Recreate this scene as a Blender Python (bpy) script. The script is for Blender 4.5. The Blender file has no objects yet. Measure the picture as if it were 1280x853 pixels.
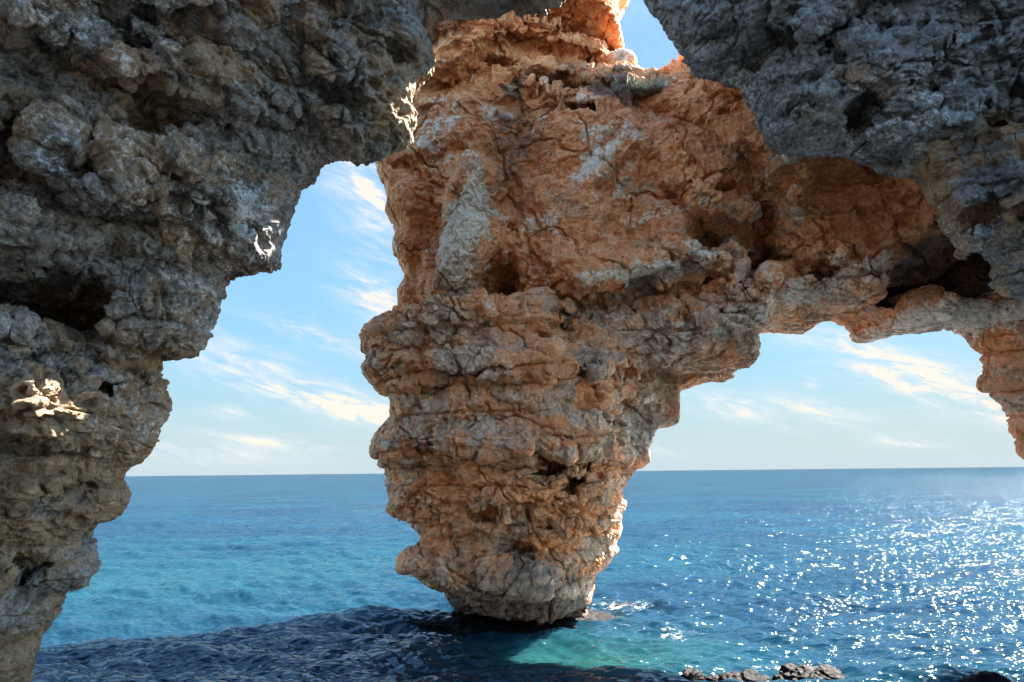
import bpy, math, random
import numpy as np
from mathutils import Matrix, Vector

rng = np.random.default_rng(7)
random.seed(7)
sc = bpy.context.scene
COL = sc.collection
R = math.radians

# ------------------------------------------------------------------ camera
FX = 853.3                       # 24 mm on 36 mm, in pixels of the 1280 wide picture
CAM = np.array([0.0, 0.0, 4.0])
PITCH = math.atan((590.4 - 426.5) / FX)
ROLL = R(0.6)
fwd = np.array([0, math.cos(PITCH), math.sin(PITCH)])
r0 = np.array([1.0, 0, 0])
u0 = np.cross(r0, fwd)
rgt = math.cos(ROLL) * r0 - math.sin(ROLL) * u0
upv = math.sin(ROLL) * r0 + math.cos(ROLL) * u0
cd = bpy.data.cameras.new('camera')
cd.lens = 24.0
cd.sensor_width = 36.0
cd.clip_start = 0.1
cd.clip_end = 120000
cam = bpy.data.objects.new('camera', cd)
COL.objects.link(cam)
cam.matrix_world = Matrix(((rgt[0], upv[0], -fwd[0], CAM[0]), (rgt[1], upv[1], -fwd[1], CAM[1]),
                           (rgt[2], upv[2], -fwd[2], CAM[2]), (0, 0, 0, 1)))
sc.camera = cam


def ray(px, py):
    d = fwd + rgt * ((px - 640) / FX) + upv * ((426.5 - py) / FX)
    return d / d[1]


# ------------------------------------------------------------------ light
SUN_AZ, SUN_EL = 55.0, 42.3      # degrees right of the view, degrees above the sea
EXPOSURE = 3.95
sun_dir = np.array([math.sin(R(SUN_AZ)) * math.cos(R(SUN_EL)), math.cos(R(SUN_AZ)) * math.cos(R(SUN_EL)), math.sin(R(SUN_EL))])
sl = bpy.data.lights.new('sun', 'SUN')
sl.energy = 4.3
sl.angle = R(0.5)
sl.color = (1.0, 0.95, 0.87)
so = bpy.data.objects.new('sun', sl)
COL.objects.link(so)
so.rotation_euler = Vector(-sun_dir).to_track_quat('-Z', 'Y').to_euler()
so.location = (30, 30, 40)

sc.view_settings.view_transform = 'Standard'
sc.view_settings.look = 'None'
sc.view_settings.exposure = EXPOSURE
sc.view_settings.gamma = 1.0
sc.view_settings.use_curve_mapping = False
sc.cycles.max_bounces = 8
sc.cycles.diffuse_bounces = 5
sc.cycles.glossy_bounces = 3
sc.cycles.sample_clamp_indirect = 6
sc.cycles.sample_clamp_direct = 20
sc.cycles.use_denoising = True

w = bpy.data.worlds.new('World')
sc.world = w
w.use_nodes = True


class N:
    """small node-tree helper"""
    def __init__(s, tree):
        s.t = tree
        s.t.nodes.clear()

    def new(s, typ, **kw):
        n = s.t.nodes.new(typ)
        for k, v in kw.items():
            setattr(n, k, v)
        return n

    def put(s, sock, v):
        if hasattr(v, 'is_output') or isinstance(v, bpy.types.NodeSocket):
            s.t.links.new(v, sock)
        elif v is not None:
            sock.default_value = v

    def m(s, op, a, b=None, c=None, clamp=False):
        n = s.new('ShaderNodeMath', operation=op, use_clamp=clamp)
        s.put(n.inputs[0], a)
        s.put(n.inputs[1], b)
        s.put(n.inputs[2], c)
        return n.outputs[0]

    def mix(s, f, a, b, typ='MIX'):
        n = s.new('ShaderNodeMix', data_type='RGBA', blend_type=typ)
        n.clamp_factor = True
        s.put(n.inputs[0], f)
        s.put(n.inputs[6], a if not isinstance(a, tuple) else (*a[:3], 1))
        s.put(n.inputs[7], b if not isinstance(b, tuple) else (*b[:3], 1))
        return n.outputs[2]

    def noise(s, vec, scale, detail=4, rough=0.55, dist=0.0, dim='3D'):
        n = s.new('ShaderNodeTexNoise', noise_dimensions=dim)
        s.put(n.inputs['Vector'], vec)
        n.inputs['Scale'].default_value = scale
        n.inputs['Detail'].default_value = detail
        n.inputs['Roughness'].default_value = rough
        n.inputs['Distortion'].default_value = dist
        return n.outputs[0]

    def voro(s, vec, scale, feature='F1', rand=1.0, smooth=None):
        n = s.new('ShaderNodeTexVoronoi', feature=feature)
        s.put(n.inputs['Vector'], vec)
        n.inputs['Scale'].default_value = scale
        n.inputs['Randomness'].default_value = rand
        return n.outputs['Distance']

    def ramp(s, f, a, b, lo=0.0, hi=1.0):
        n = s.new('ShaderNodeMapRange')
        n.interpolation_type = 'SMOOTHSTEP'
        s.put(n.inputs[0], f)
        n.inputs[1].default_value = a
        n.inputs[2].default_value = b
        n.inputs[3].default_value = lo
        n.inputs[4].default_value = hi
        return n.outputs[0]

    def scalevec(s, vec, sx, sy, sz):
        n = s.new('ShaderNodeVectorMath', operation='MULTIPLY')
        s.put(n.inputs[0], vec)
        n.inputs[1].default_value = (sx, sy, sz)
        return n.outputs[0]


# sky: Nishita plus cirrus streaks laid out by azimuth and elevation
def build_sky():
    k = N(w.node_tree)
    sky = k.new('ShaderNodeTexSky', sky_type='NISHITA')
    sky.sun_disc = False
    sky.sun_elevation = R(SUN_EL)
    sky.sun_rotation = R(SUN_AZ)
    sky.air_density = 1.0
    sky.dust_density = 0.6
    sky.ozone_density = 1.4
    tc = k.new('ShaderNodeTexCoord').outputs['Generated']
    sep = k.new('ShaderNodeSeparateXYZ')
    k.put(sep.inputs[0], tc)
    x, y, z = sep.outputs
    az = k.m('MULTIPLY', k.m('ARCTAN2', x, y), 180 / math.pi)
    el = k.m('MULTIPLY', k.m('ARCSINE', z), 180 / math.pi)
    # streaks: azimuth, elevation, half length, half width (degrees), tilt, strength
    wisps = []

    def W(px, py, L, wd, tilt, st):
        d = ray(px, py)
        wisps.append((math.degrees(math.atan2(d[0], d[1])), math.degrees(math.atan2(d[2], math.hypot(d[0], d[1]))),
                      L / 15.0, wd / 15.0, tilt, st))
    W(455, 235, 75, 34, 55, 1.0)
    W(470, 385, 60, 26, 55, .7)
    W(405, 425, 60, 10, 18, .85)
    W(300, 445, 80, 17, 12, .6)
    W(395, 497, 110, 14, 13, 1.0)
    W(460, 515, 60, 16, 10, .8)
    W(285, 517, 22, 7, 8, .7)
    W(240, 565, 90, 14, 4, .7)
    W(345, 553, 60, 6, 6, .7)
    W(520, 400, 60, 14, 30, .6)
    W(1090, 448, 100, 19, 25, .95)
    W(1180, 478, 60, 20, 14, .6)
    W(1240, 510, 70, 14, 22, .9)
    W(900, 508, 70, 12, 16, .75)
    W(1010, 508, 90, 11, 8, .5)
    W(1133, 553, 26, 8, 2, .95)
    W(1015, 480, 9, 6, 40, .6)
    W(840, 562, 30, 6, 6, .6)
    W(1080, 535, 100, 8, 20, .35)
    tot = None
    for a, e, L, wd, tl, st in wisps:
        c, s_ = math.cos(R(tl)), math.sin(R(tl))
        da = k.m('SUBTRACT', az, a)
        de = k.m('SUBTRACT', el, e)
        u = k.m('SUBTRACT', k.m('MULTIPLY', da, c / L), k.m('MULTIPLY', de, s_ / L))
        v = k.m('ADD', k.m('MULTIPLY', da, s_ / wd), k.m('MULTIPLY', de, c / wd))
        q = k.m('ADD', k.m('MULTIPLY', u, u), k.m('MULTIPLY', v, v))
        g = k.m('MULTIPLY', k.m('EXPONENT', k.m('MULTIPLY', q, -0.8)), st)
        tot = g if tot is None else k.m('ADD', tot, g)
    cv = k.new('ShaderNodeCombineXYZ')
    # noise drawn out along the streaks (about 18 degrees down to the right)
    c, s_ = math.cos(R(17)), math.sin(R(17))
    k.put(cv.inputs[0], k.m('MULTIPLY', k.m('SUBTRACT', k.m('MULTIPLY', az, c), k.m('MULTIPLY', el, s_)), 0.16))
    k.put(cv.inputs[1], k.m('MULTIPLY', k.m('ADD', k.m('MULTIPLY', az, s_), k.m('MULTIPLY', el, c)), 0.65))
    n1 = k.noise(cv.outputs[0], 1.0, 9, 0.62, 0.9)
    n2 = k.noise(cv.outputs[0], 2.6, 8, 0.65, 0.4)
    body = k.m('MULTIPLY', tot, k.ramp(k.m('ADD', k.m('MULTIPLY', n1, .6), k.m('MULTIPLY', n2, .4)), 0.38, 0.62, 0.08, 1.25))
    veil = k.m('MULTIPLY', k.ramp(n1, 0.5, 0.8, 0, 0.22), k.ramp(el, 0, 8, 0.5, 1))
    dens = k.m('MINIMUM', k.m('ADD', body, veil), 0.93)
    # dim the sky inside the view; unseen sky stays bright to light the cave
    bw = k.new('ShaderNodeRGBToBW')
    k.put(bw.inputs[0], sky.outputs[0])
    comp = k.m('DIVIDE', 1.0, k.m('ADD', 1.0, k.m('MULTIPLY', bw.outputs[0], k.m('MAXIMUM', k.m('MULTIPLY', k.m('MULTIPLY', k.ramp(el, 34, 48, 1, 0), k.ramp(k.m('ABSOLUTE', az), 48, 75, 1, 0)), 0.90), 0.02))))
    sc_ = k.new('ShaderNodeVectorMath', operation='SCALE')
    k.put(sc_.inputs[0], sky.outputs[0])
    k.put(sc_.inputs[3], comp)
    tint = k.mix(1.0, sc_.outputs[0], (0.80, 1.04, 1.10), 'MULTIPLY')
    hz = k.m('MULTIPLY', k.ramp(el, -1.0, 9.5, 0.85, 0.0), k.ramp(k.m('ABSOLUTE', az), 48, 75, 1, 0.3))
    c1 = k.mix(hz, tint, (0.82, 1.0, 1.15))
    warm = k.ramp(dens, 0.45, 0.95, 0, 1)
    cl = k.mix(warm, (1.14, 1.21, 1.28), (1.34, 1.27, 1.11))
    c2 = k.mix(dens, c1, cl)
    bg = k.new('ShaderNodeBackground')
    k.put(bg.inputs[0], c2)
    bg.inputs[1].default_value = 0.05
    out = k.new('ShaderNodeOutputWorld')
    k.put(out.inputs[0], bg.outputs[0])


build_sky()

# ------------------------------------------------------------------ numpy noise
M32 = np.uint32


def _h(ix, iy, iz, seed):
    h = ix.astype(M32) * M32(374761393) + iy.astype(M32) * M32(668265263) + iz.astype(M32) * M32(2147483647 - 48271) + M32((seed * 974634777) & 0xffffffff)
    h = (h ^ (h >> M32(13))) * M32(1274126177)
    h = (h ^ (h >> M32(16))) * M32(2246822519)
    return h ^ (h >> M32(15))


def _f(h):
    return (h >> M32(8)).astype(np.float32) * np.float32(1 / 16777216.0)


def vnoise(x, y, z, seed=0):
    """value noise, -1..1"""
    xi, yi, zi = np.floor(x), np.floor(y), np.floor(z)
    fx, fy, fz = (x - xi).astype(np.float32), (y - yi).astype(np.float32), (z - zi).astype(np.float32)
    xi, yi, zi = xi.astype(np.int64), yi.astype(np.int64), zi.astype(np.int64)
    fx, fy, fz = [t * t * t * (t * (t * 6 - 15) + 10) for t in (fx, fy, fz)]
    r = []
    for dz in (0, 1):
        q = []
        for dy in (0, 1):
            a = _f(_h(xi, yi + dy, zi + dz, seed))
            b = _f(_h(xi + 1, yi + dy, zi + dz, seed))
            q.append(a + (b - a) * fx)
        r.append(q[0] + (q[1] - q[0]) * fy)
    return (r[0] + (r[1] - r[0]) * fz) * 2 - 1


def fbm(x, y, z, octv=4, gain=0.5, seed=0, ridged=False):
    s = 0
    a = 1.0
    t = 0
    for i in range(octv):
        n = vnoise(x, y, z, seed + i * 17)
        if ridged:
            n = 1 - 2 * np.abs(n)
        s = s + a * n
        t += a
        a *= gain
        x, y, z = x * 2.03 + 5.1, y * 2.03 + 1.7, z * 2.03 + 9.2
    return s / t


def worley(x, y, z, seed=0):
    """F1, F2 and a random number of the nearest cell"""
    xi, yi, zi = np.floor(x), np.floor(y), np.floor(z)
    fx, fy, fz = (x - xi).astype(np.float32), (y - yi).astype(np.float32), (z - zi).astype(np.float32)
    xi, yi, zi = xi.astype(np.int64), yi.astype(np.int64), zi.astype(np.int64)
    f1 = np.full(x.shape, 9.0, np.float32)
    f2 = f1.copy()
    idn = np.zeros(x.shape, np.float32)
    for dx in (-1, 0, 1):
        for dy in (-1, 0, 1):
            for dz in (-1, 0, 1):
                h = _h(xi + dx, yi + dy, zi + dz, seed)
                rx = dx + (h & M32(1023)).astype(np.float32) / 1023 - fx
                ry = dy + ((h >> M32(10)) & M32(1023)).astype(np.float32) / 1023 - fy
                rz = dz + ((h >> M32(20)) & M32(1023)).astype(np.float32) / 1023 - fz
                d = rx * rx + ry * ry + rz * rz
                nearer = d < f1
                f2 = np.where(nearer, f1, np.minimum(f2, d))
                f1 = np.where(nearer, d, f1)
                idn = np.where(nearer, _f(h * M32(2654435761)), idn)
    return np.sqrt(f1), np.sqrt(f2), idn


def facets(x, y, z, sx, sz, seed, tilt, off):
    """broken rock faces: a tilted plane for each cell, with a step where two meet"""
    x, y, z = x / sx, y / sx, z / sz
    xi, yi, zi = np.floor(x), np.floor(y), np.floor(z)
    fx, fy, fz = (x - xi).astype(np.float32), (y - yi).astype(np.float32), (z - zi).astype(np.float32)
    xi, yi, zi = xi.astype(np.int64), yi.astype(np.int64), zi.astype(np.int64)
    best = np.full(x.shape, 9.0, np.float32)
    bx, by, bz = np.zeros_like(best), np.zeros_like(best), np.zeros_like(best)
    bh = np.zeros(x.shape, M32)
    for dx in (-1, 0, 1):
        for dy in (-1, 0, 1):
            for dz in (-1, 0, 1):
                h = _h(xi + dx, yi + dy, zi + dz, seed)
                rx = dx + (h & M32(1023)).astype(np.float32) / 1023 - fx
                ry = dy + ((h >> M32(10)) & M32(1023)).astype(np.float32) / 1023 - fy
                rz = dz + ((h >> M32(20)) & M32(1023)).astype(np.float32) / 1023 - fz
                d = rx * rx + ry * ry + rz * rz
                nr = d < best
                best[nr] = d[nr]
                bx[nr], by[nr], bz[nr], bh[nr] = rx[nr], ry[nr], rz[nr], h[nr]
    t = [_f(bh * M32(k)) * 2 - 1 for k in (2654435761, 2246822519, 3266489917)]
    cid = _f(bh * M32(668265263))
    return tilt * (bx * t[0] + by * t[1] + bz * t[2]) * 1.6 + off * (cid - .5) * 2, cid


def sstep(v, a, b):
    t = np.clip((v - a) / (b - a), 0, 1)
    return t * t * (3 - 2 * t)


# ------------------------------------------------------------------ solids
def surface_nets(F, org, h):
    """F > 0 is rock; returns vertices and quads facing outward"""
    S = F > 0
    nx, ny, nz = F.shape
    c = np.zeros((nx - 1, ny - 1, nz - 1), np.uint8)
    for a in (0, 1):
        for b in (0, 1):
            for d in (0, 1):
                c += S[a:nx - 1 + a, b:ny - 1 + b, d:nz - 1 + d]
    act = (c > 0) & (c < 8)
    idx = np.full(act.shape, -1, np.int64)
    ii = np.argwhere(act)
    idx[act] = np.arange(len(ii))
    acc = np.zeros((len(ii), 3), np.float64)
    cnt = np.zeros(len(ii))
    corners = [(a, b, d) for a in (0, 1) for b in (0, 1) for d in (0, 1)]
    for p in corners:
        for ax in range(3):
            if p[ax]:
                continue
            q = list(p)
            q[ax] = 1
            f0 = F[ii[:, 0] + p[0], ii[:, 1] + p[1], ii[:, 2] + p[2]]
            f1 = F[ii[:, 0] + q[0], ii[:, 1] + q[1], ii[:, 2] + q[2]]
            cr = (f0 > 0) != (f1 > 0)
            t = np.where(cr, f0 / np.where(cr, f0 - f1, 1), 0)
            pos = np.array(p, float)[None] + np.zeros((len(ii), 3))
            pos[:, ax] += t
            acc += pos * cr[:, None]
            cnt += cr
    V = (ii + acc / cnt[:, None]) * h + np.array(org)
    quads = []
    for ax in range(3):
        sl0 = [slice(None)] * 3
        sl1 = [slice(None)] * 3
        sl0[ax] = slice(0, -1)
        sl1[ax] = slice(1, None)
        A, B = S[tuple(sl0)], S[tuple(sl1)]
        u, v = (ax + 1) % 3, (ax + 2) % 3
        for inside_first in (True, False):
            e = np.argwhere((A & ~B) if inside_first else (~A & B))
            ok = (e[:, u] > 0) & (e[:, v] > 0) & (e[:, u] < F.shape[u] - 1) & (e[:, v] < F.shape[v] - 1)
            e = e[ok]
            q = []
            for du, dv in ((-1, -1), (0, -1), (0, 0), (-1, 0)):
                k = e.copy()
                k[:, u] += du
                k[:, v] += dv
                q.append(idx[k[:, 0], k[:, 1], k[:, 2]])
            q = np.stack(q, 1)
            quads.append(q if inside_first else q[:, ::-1])
    return V, np.concatenate(quads)


def sdf_poly(X, Z, P):
    """signed distance to a closed polygon in the x,z plane, positive inside"""
    P = np.asarray(P, float)
    d = np.full(X.shape, 1e9)
    ins = np.zeros(X.shape, bool)
    for (ax, az), (bx, bz) in zip(P, np.roll(P, -1, 0)):
        ex, ez = bx - ax, bz - az
        t = np.clip(((X - ax) * ex + (Z - az) * ez) / (ex * ex + ez * ez + 1e-12), 0, 1)
        d = np.minimum(d, (X - ax - t * ex) ** 2 + (Z - az - t * ez) ** 2)
        cr = ((az > Z) != (bz > Z)) & (X < (bx - ax) * (Z - az) / (bz - az + 1e-12) + ax)
        ins ^= cr
    d = np.sqrt(d)
    return np.where(ins, d, -d)


def rounded(a, b, r):
    """rounded intersection of two fields that are positive inside"""
    qa, qb = np.maximum(r - a, 0), np.maximum(r - b, 0)
    return np.minimum(np.minimum(a, b) - r, 0) * 0 + (r - np.sqrt(qa * qa + qb * qb)) + np.maximum(np.minimum(a, b) - r, 0)


def carve(F, xs, ys, zs, px, py, depth, rx, rz, ry=0.9, ang=0.0, fallback=15.0, wob=0.1):
    """hollow out an ellipsoid where the sight line through a photograph pixel meets the rock"""
    d = ray(px, py)
    h = xs[1] - xs[0]
    yy = fallback
    for t in np.arange(ys[0], ys[-1], 0.05):
        i, j, k = [int(round(v)) for v in ((d[0] * t - xs[0]) / h, (t - ys[0]) / h, (CAM[2] + d[2] * t - zs[0]) / h)]
        if 0 <= i < len(xs) and 0 <= j < len(ys) and 0 <= k < len(zs) and F[i, j, k] > 0:
            yy = t
            break
    c = CAM + d * yy
    ext = max(rx, ry, rz) + depth + .5
    sl = [slice(max(0, int((v - ext - a[0]) / h)), max(1, int((v + ext - a[0]) / h))) for v, a in zip(c, (xs, ys, zs))]
    X, Y, Z = np.meshgrid(xs[sl[0]], ys[sl[1]], zs[sl[2]], indexing='ij')
    co, si = math.cos(R(ang)), math.sin(R(ang))
    dx, dz = X - c[0], Z - c[2]
    u, v = dx * co - dz * si, dx * si + dz * co
    q = (np.sqrt((u / rx) ** 2 + (v / rz) ** 2 + ((Y - c[1] - depth * .4) / ry) ** 2) - 1) * min(rx, rz, ry)
    q = q + wob * vnoise(X / .45, Y / .45, Z / .45, 5)
    F[tuple(sl)] = np.minimum(F[tuple(sl)], q)


def mesh_obj(name, V, Q, mat, smooth=True):
    me = bpy.data.meshes.new(name)
    V = np.asarray(V, np.float32)
    Q = np.asarray(Q, np.int32)
    me.vertices.add(len(V))
    me.vertices.foreach_set('co', V.ravel())
    me.loops.add(Q.size)
    me.loops.foreach_set('vertex_index', Q.ravel())
    me.polygons.add(len(Q))
    me.polygons.foreach_set('loop_start', np.arange(0, Q.size, Q.shape[1], dtype=np.int32))
    me.polygons.foreach_set('use_smooth', np.full(len(Q), smooth))
    me.update(calc_edges=True)
    if mat:
        me.materials.append(mat)
    o = bpy.data.objects.new(name, me)
    COL.objects.link(o)
    return o


def subdivide(o, levels):
    m = o.modifiers.new('s', 'SUBSURF')
    m.levels = levels
    m.render_levels = levels
    dg = bpy.context.evaluated_depsgraph_get()
    me = bpy.data.meshes.new_from_object(o.evaluated_get(dg))
    o.modifiers.clear()
    old = o.data
    o.data = me
    bpy.data.meshes.remove(old)
    me.name = o.name


def get_vn(o):
    me = o.data
    n = len(me.vertices)
    co = np.empty(n * 3, np.float32)
    me.vertices.foreach_get('co', co)
    no = np.empty(n * 3, np.float32)
    me.vertex_normals.foreach_get('vector', no)
    return co.reshape(-1, 3), no.reshape(-1, 3)


def set_v(o, co):
    o.data.vertices.foreach_set('co', co.astype(np.float32).ravel())
    o.data.update()


def set_attr(o, name, rgb):
    a = o.data.attributes.new(name, 'FLOAT_COLOR', 'POINT')
    b = np.ones((len(rgb), 4), np.float32)
    b[:, :rgb.shape[1]] = rgb
    a.data.foreach_set('color', b.ravel())


def tag(o, label=None, cat=None, group=None, kind=None):
    for k, v in (('label', label), ('category', cat), ('group', group), ('kind', kind)):
        if v:
            o[k] = v
    return o


# ------------------------------------------------------------------ rock materials
def rock_material(name, base_a, base_b, warm_a, warm_b, pale, dark, bump=0.5, fine=1.0):
    """tint attribute: r = iron-stained rock, g = pale limestone crust and painted sun spots, b = dark patches and wet stain"""
    m = bpy.data.materials.new(name)
    m.use_nodes = True
    k = N(m.node_tree)
    pos = k.new('ShaderNodeNewGeometry').outputs['Position']
    at = k.new('ShaderNodeAttribute', attribute_name='tint')
    sp = k.new('ShaderNodeSeparateColor')
    k.put(sp.inputs[0], at.outputs['Color'])
    r, g, b = sp.outputs[:3]
    n_big = k.noise(pos, 0.7, 6, 0.6, 0.5)
    n_mid = k.noise(pos, 3.1, 7, 0.62, 0.3)
    n_fine = k.noise(pos, 14.0 * fine, 6, 0.65)
    strat = k.noise(k.scalevec(pos, 0.6, 0.6, 3.2), 1.5, 6, 0.6, 0.6)
    grain = k.noise(pos, 60 * fine, 4, 0.7)
    base = k.mix(k.ramp(k.m('ADD', k.m('MULTIPLY', n_mid, .6), k.m('MULTIPLY', n_fine, .4)), 0.36, 0.64), base_a, base_b)
    warm = k.mix(k.ramp(k.m('ADD', k.m('MULTIPLY', n_mid, .55), k.m('MULTIPLY', strat, .45)), 0.36, 0.64), warm_a, warm_b)
    fr = k.ramp(k.m('ADD', r, k.m('MULTIPLY', k.m('SUBTRACT', k.m('ADD', k.m('MULTIPLY', n_big, .55), k.m('MULTIPLY', n_fine, .45)), .5), 1.5)), 0.25, 0.75)
    c = k.mix(fr, base, warm)
    fp = k.ramp(k.m('ADD', g, k.m('MULTIPLY', k.m('SUBTRACT', k.m('ADD', k.m('MULTIPLY', n_mid, .5), k.m('MULTIPLY', n_fine, .5)), .5), 3.6)), 0.35, 0.8)
    c = k.mix(fp, c, pale)
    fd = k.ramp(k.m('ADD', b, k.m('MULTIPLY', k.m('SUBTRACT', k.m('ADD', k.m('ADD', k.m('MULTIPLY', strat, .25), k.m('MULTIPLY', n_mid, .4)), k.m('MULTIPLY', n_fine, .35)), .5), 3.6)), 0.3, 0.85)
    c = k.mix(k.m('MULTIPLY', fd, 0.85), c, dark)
    c = k.mix(1.0, c, k.mix(k.ramp(grain, 0.3, 0.7), (0.72, 0.72, 0.72), (1.22, 1.22, 1.22)), 'MULTIPLY')
    c = k.mix(1.0, c, k.mix(k.ramp(n_fine, 0.35, 0.65), (0.78, 0.78, 0.78), (1.15, 1.15, 1.15)), 'MULTIPLY')
    # relief below the mesh's own resolution
    v1 = k.voro(k.scalevec(pos, 1, 1, 1.3), 9.0 * fine)
    v2 = k.voro(pos, 26.0 * fine)
    hgt = k.m('ADD', k.m('MULTIPLY', v1, 0.35), k.m('MULTIPLY', n_fine, 0.9))
    hgt = k.m('ADD', hgt, k.m('MULTIPLY', v2, 0.16))
    hgt = k.m('ADD', hgt, k.m('MULTIPLY', grain, 0.14))
    bp = k.new('ShaderNodeBump')
    bp.inputs['Strength'].default_value = bump
    bp.inputs['Distance'].default_value = 0.09 / fine
    k.put(bp.inputs['Height'], hgt)
    p = k.new('ShaderNodeBsdfPrincipled')
    k.put(p.inputs['Base Color'], c)
    p.inputs['Roughness'].default_value = 0.88
    p.inputs['Specular IOR Level'].default_value = 0.25
    k.put(p.inputs['Normal'], bp.outputs[0])
    o = k.new('ShaderNodeOutputMaterial')
    k.put(o.inputs[0], p.outputs[0])
    return m


M_ARCH = rock_material('orange_limestone', (0.36, 0.22, 0.145), (0.68, 0.48, 0.345), (0.60, 0.20, 0.072), (0.82, 0.385, 0.18),
                       (0.68, 0.56, 0.44), (0.075, 0.055, 0.048), 0.8, 0.8)
M_GREY = rock_material('grey_limestone', (0.108, 0.09, 0.075), (0.325, 0.31, 0.297), (0.21, 0.13, 0.075), (0.36, 0.255, 0.162),
                       (0.50, 0.50, 0.49), (0.045, 0.04, 0.038), 0.9, 1.0)
M_DARK = rock_material('dark_limestone', (0.095, 0.09, 0.086), (0.30, 0.305, 0.31), (0.24, 0.14, 0.075), (0.42, 0.27, 0.16),
                       (0.48, 0.50, 0.52), (0.03, 0.03, 0.033), 0.9, 1.0)
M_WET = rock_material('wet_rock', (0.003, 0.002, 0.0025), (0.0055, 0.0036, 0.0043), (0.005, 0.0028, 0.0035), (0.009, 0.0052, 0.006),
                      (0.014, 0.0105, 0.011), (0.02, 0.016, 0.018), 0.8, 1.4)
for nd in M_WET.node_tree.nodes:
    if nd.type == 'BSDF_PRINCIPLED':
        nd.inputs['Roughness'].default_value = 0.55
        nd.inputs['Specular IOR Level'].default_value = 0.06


# ------------------------------------------------------------------ the rock arch
AD, AK, AX0 = 20.0, 0.42, 3.5     # the arch's mid plane: 20 m away, swinging nearer to the right


def plane_y(x):
    return AD - AK * np.maximum(x - AX0, 0)


def A(px, py):
    """photograph pixel to x, z on the mid plane of the arch"""
    d = ray(px, py)
    y = AD if d[0] * AD <= AX0 else (AD + AK * AX0) / (1 + AK * d[0])
    return d[0] * y, CAM[2] + d[2] * y


def B(px, py, D):
    d = ray(px, py)
    return d[0] * D, CAM[2] + d[2] * D


arch_px = [(476, 190), (474, 202), (471, 221), (483, 248), (488, 272), (486, 290), (498, 307), (493, 328), (505, 353), (495, 379), (496, 404), (469, 420),
           (462, 440), (461, 464), (463, 480), (473, 496), (489, 503), (489, 521), (472, 535), (462, 552), (466, 573), (475, 594), (478, 614),
           (481, 624), (478, 643), (493, 655), (522, 673), (508, 684), (500, 694), (499, 713), (517, 717), (530, 732), (556, 750), (559, 763), (561, 800),
           (560, 860), (735, 860), (738, 790), (742, 750), (743, 733), (750, 716), (761, 699), (772, 689), (784, 662), (779, 645), (789, 636), (785, 628), (792, 607),
           (809, 587), (818, 577), (816, 563), (822, 550), (829, 539), (850, 537), (856, 523), (857, 487), (870, 482), (901, 477), (921, 474), (932, 464), (934, 436),
           (940, 414), (959, 410), (996, 412), (1020, 411), (1044, 402), (1051, 394), (1074, 393), (1088, 404), (1098, 419), (1112, 424), (1156, 423), (1204, 418),
           (1217, 440), (1226, 448), (1234, 468), (1232, 486), (1248, 498), (1258, 515), (1263, 535), (1271, 562), (1280, 578), (1310, 592), (1420, 600), (1700, 605), (1700, 330), (1400, 270), (1220, 235), (1100, 165), (1010, 140), (960, 120), (915, 92), (870, 84), (849, 86), (831, 92), (821, 103), (800, 106), (780, 101), (777, 91), (771, 73), (768, 53), (766, 38),
           (776, 16), (788, -2), (800, -30), (790, -90), (740, -150), (620, -170), (520, -120), (470, 0), (470, 120)]
arch_poly = [A(*p) for p in arch_px]
MPP = AD / FX                     # metres per photograph pixel at the pillar


class Relief:
    """offsets of a face towards the camera, as functions of x and z"""
    def __init__(s, to):
        s.to = to

    def line(s, X, Z, pts, soft=0.6):
        p = np.array([s.to(*q) for q in pts])
        zl = np.interp(X, p[:, 0], p[:, 1])
        wnd = sstep(X, p[0, 0] - soft, p[0, 0] + soft * .3) * (1 - sstep(X, p[-1, 0] - soft * .3, p[-1, 0] + soft))
        return zl - Z, wnd

    def ledge(s, X, Z, pts, up, lu, down, ld, soft=0.6):
        """rock above the line stands out by up, rock below is set back by down"""
        v, wnd = s.line(X, Z, pts, soft)
        return wnd * np.where(v < 0, up * np.exp(np.minimum(v, 0) / lu), -down * np.exp(-np.maximum(v, 0) / ld))

    def crack(s, X, Z, pts, depth, width, soft=0.3):
        v, wnd = s.line(X, Z, pts, soft)
        return -wnd * depth * np.exp(-(v / width) ** 2)

    def blob(s, X, Z, px, py, rx, ry, ang=0):
        cx, cz = s.to(px, py)
        k = MPP
        c, q = math.cos(R(ang)), math.sin(R(ang))
        u = ((X - cx) * c - (Z - cz) * q) / (rx * k)
        v = ((X - cx) * q + (Z - cz) * c) / (ry * k)
        q = u * u + v * v
        return np.exp(-q * np.maximum(q, .35))


rel = Relief(A)


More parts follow.
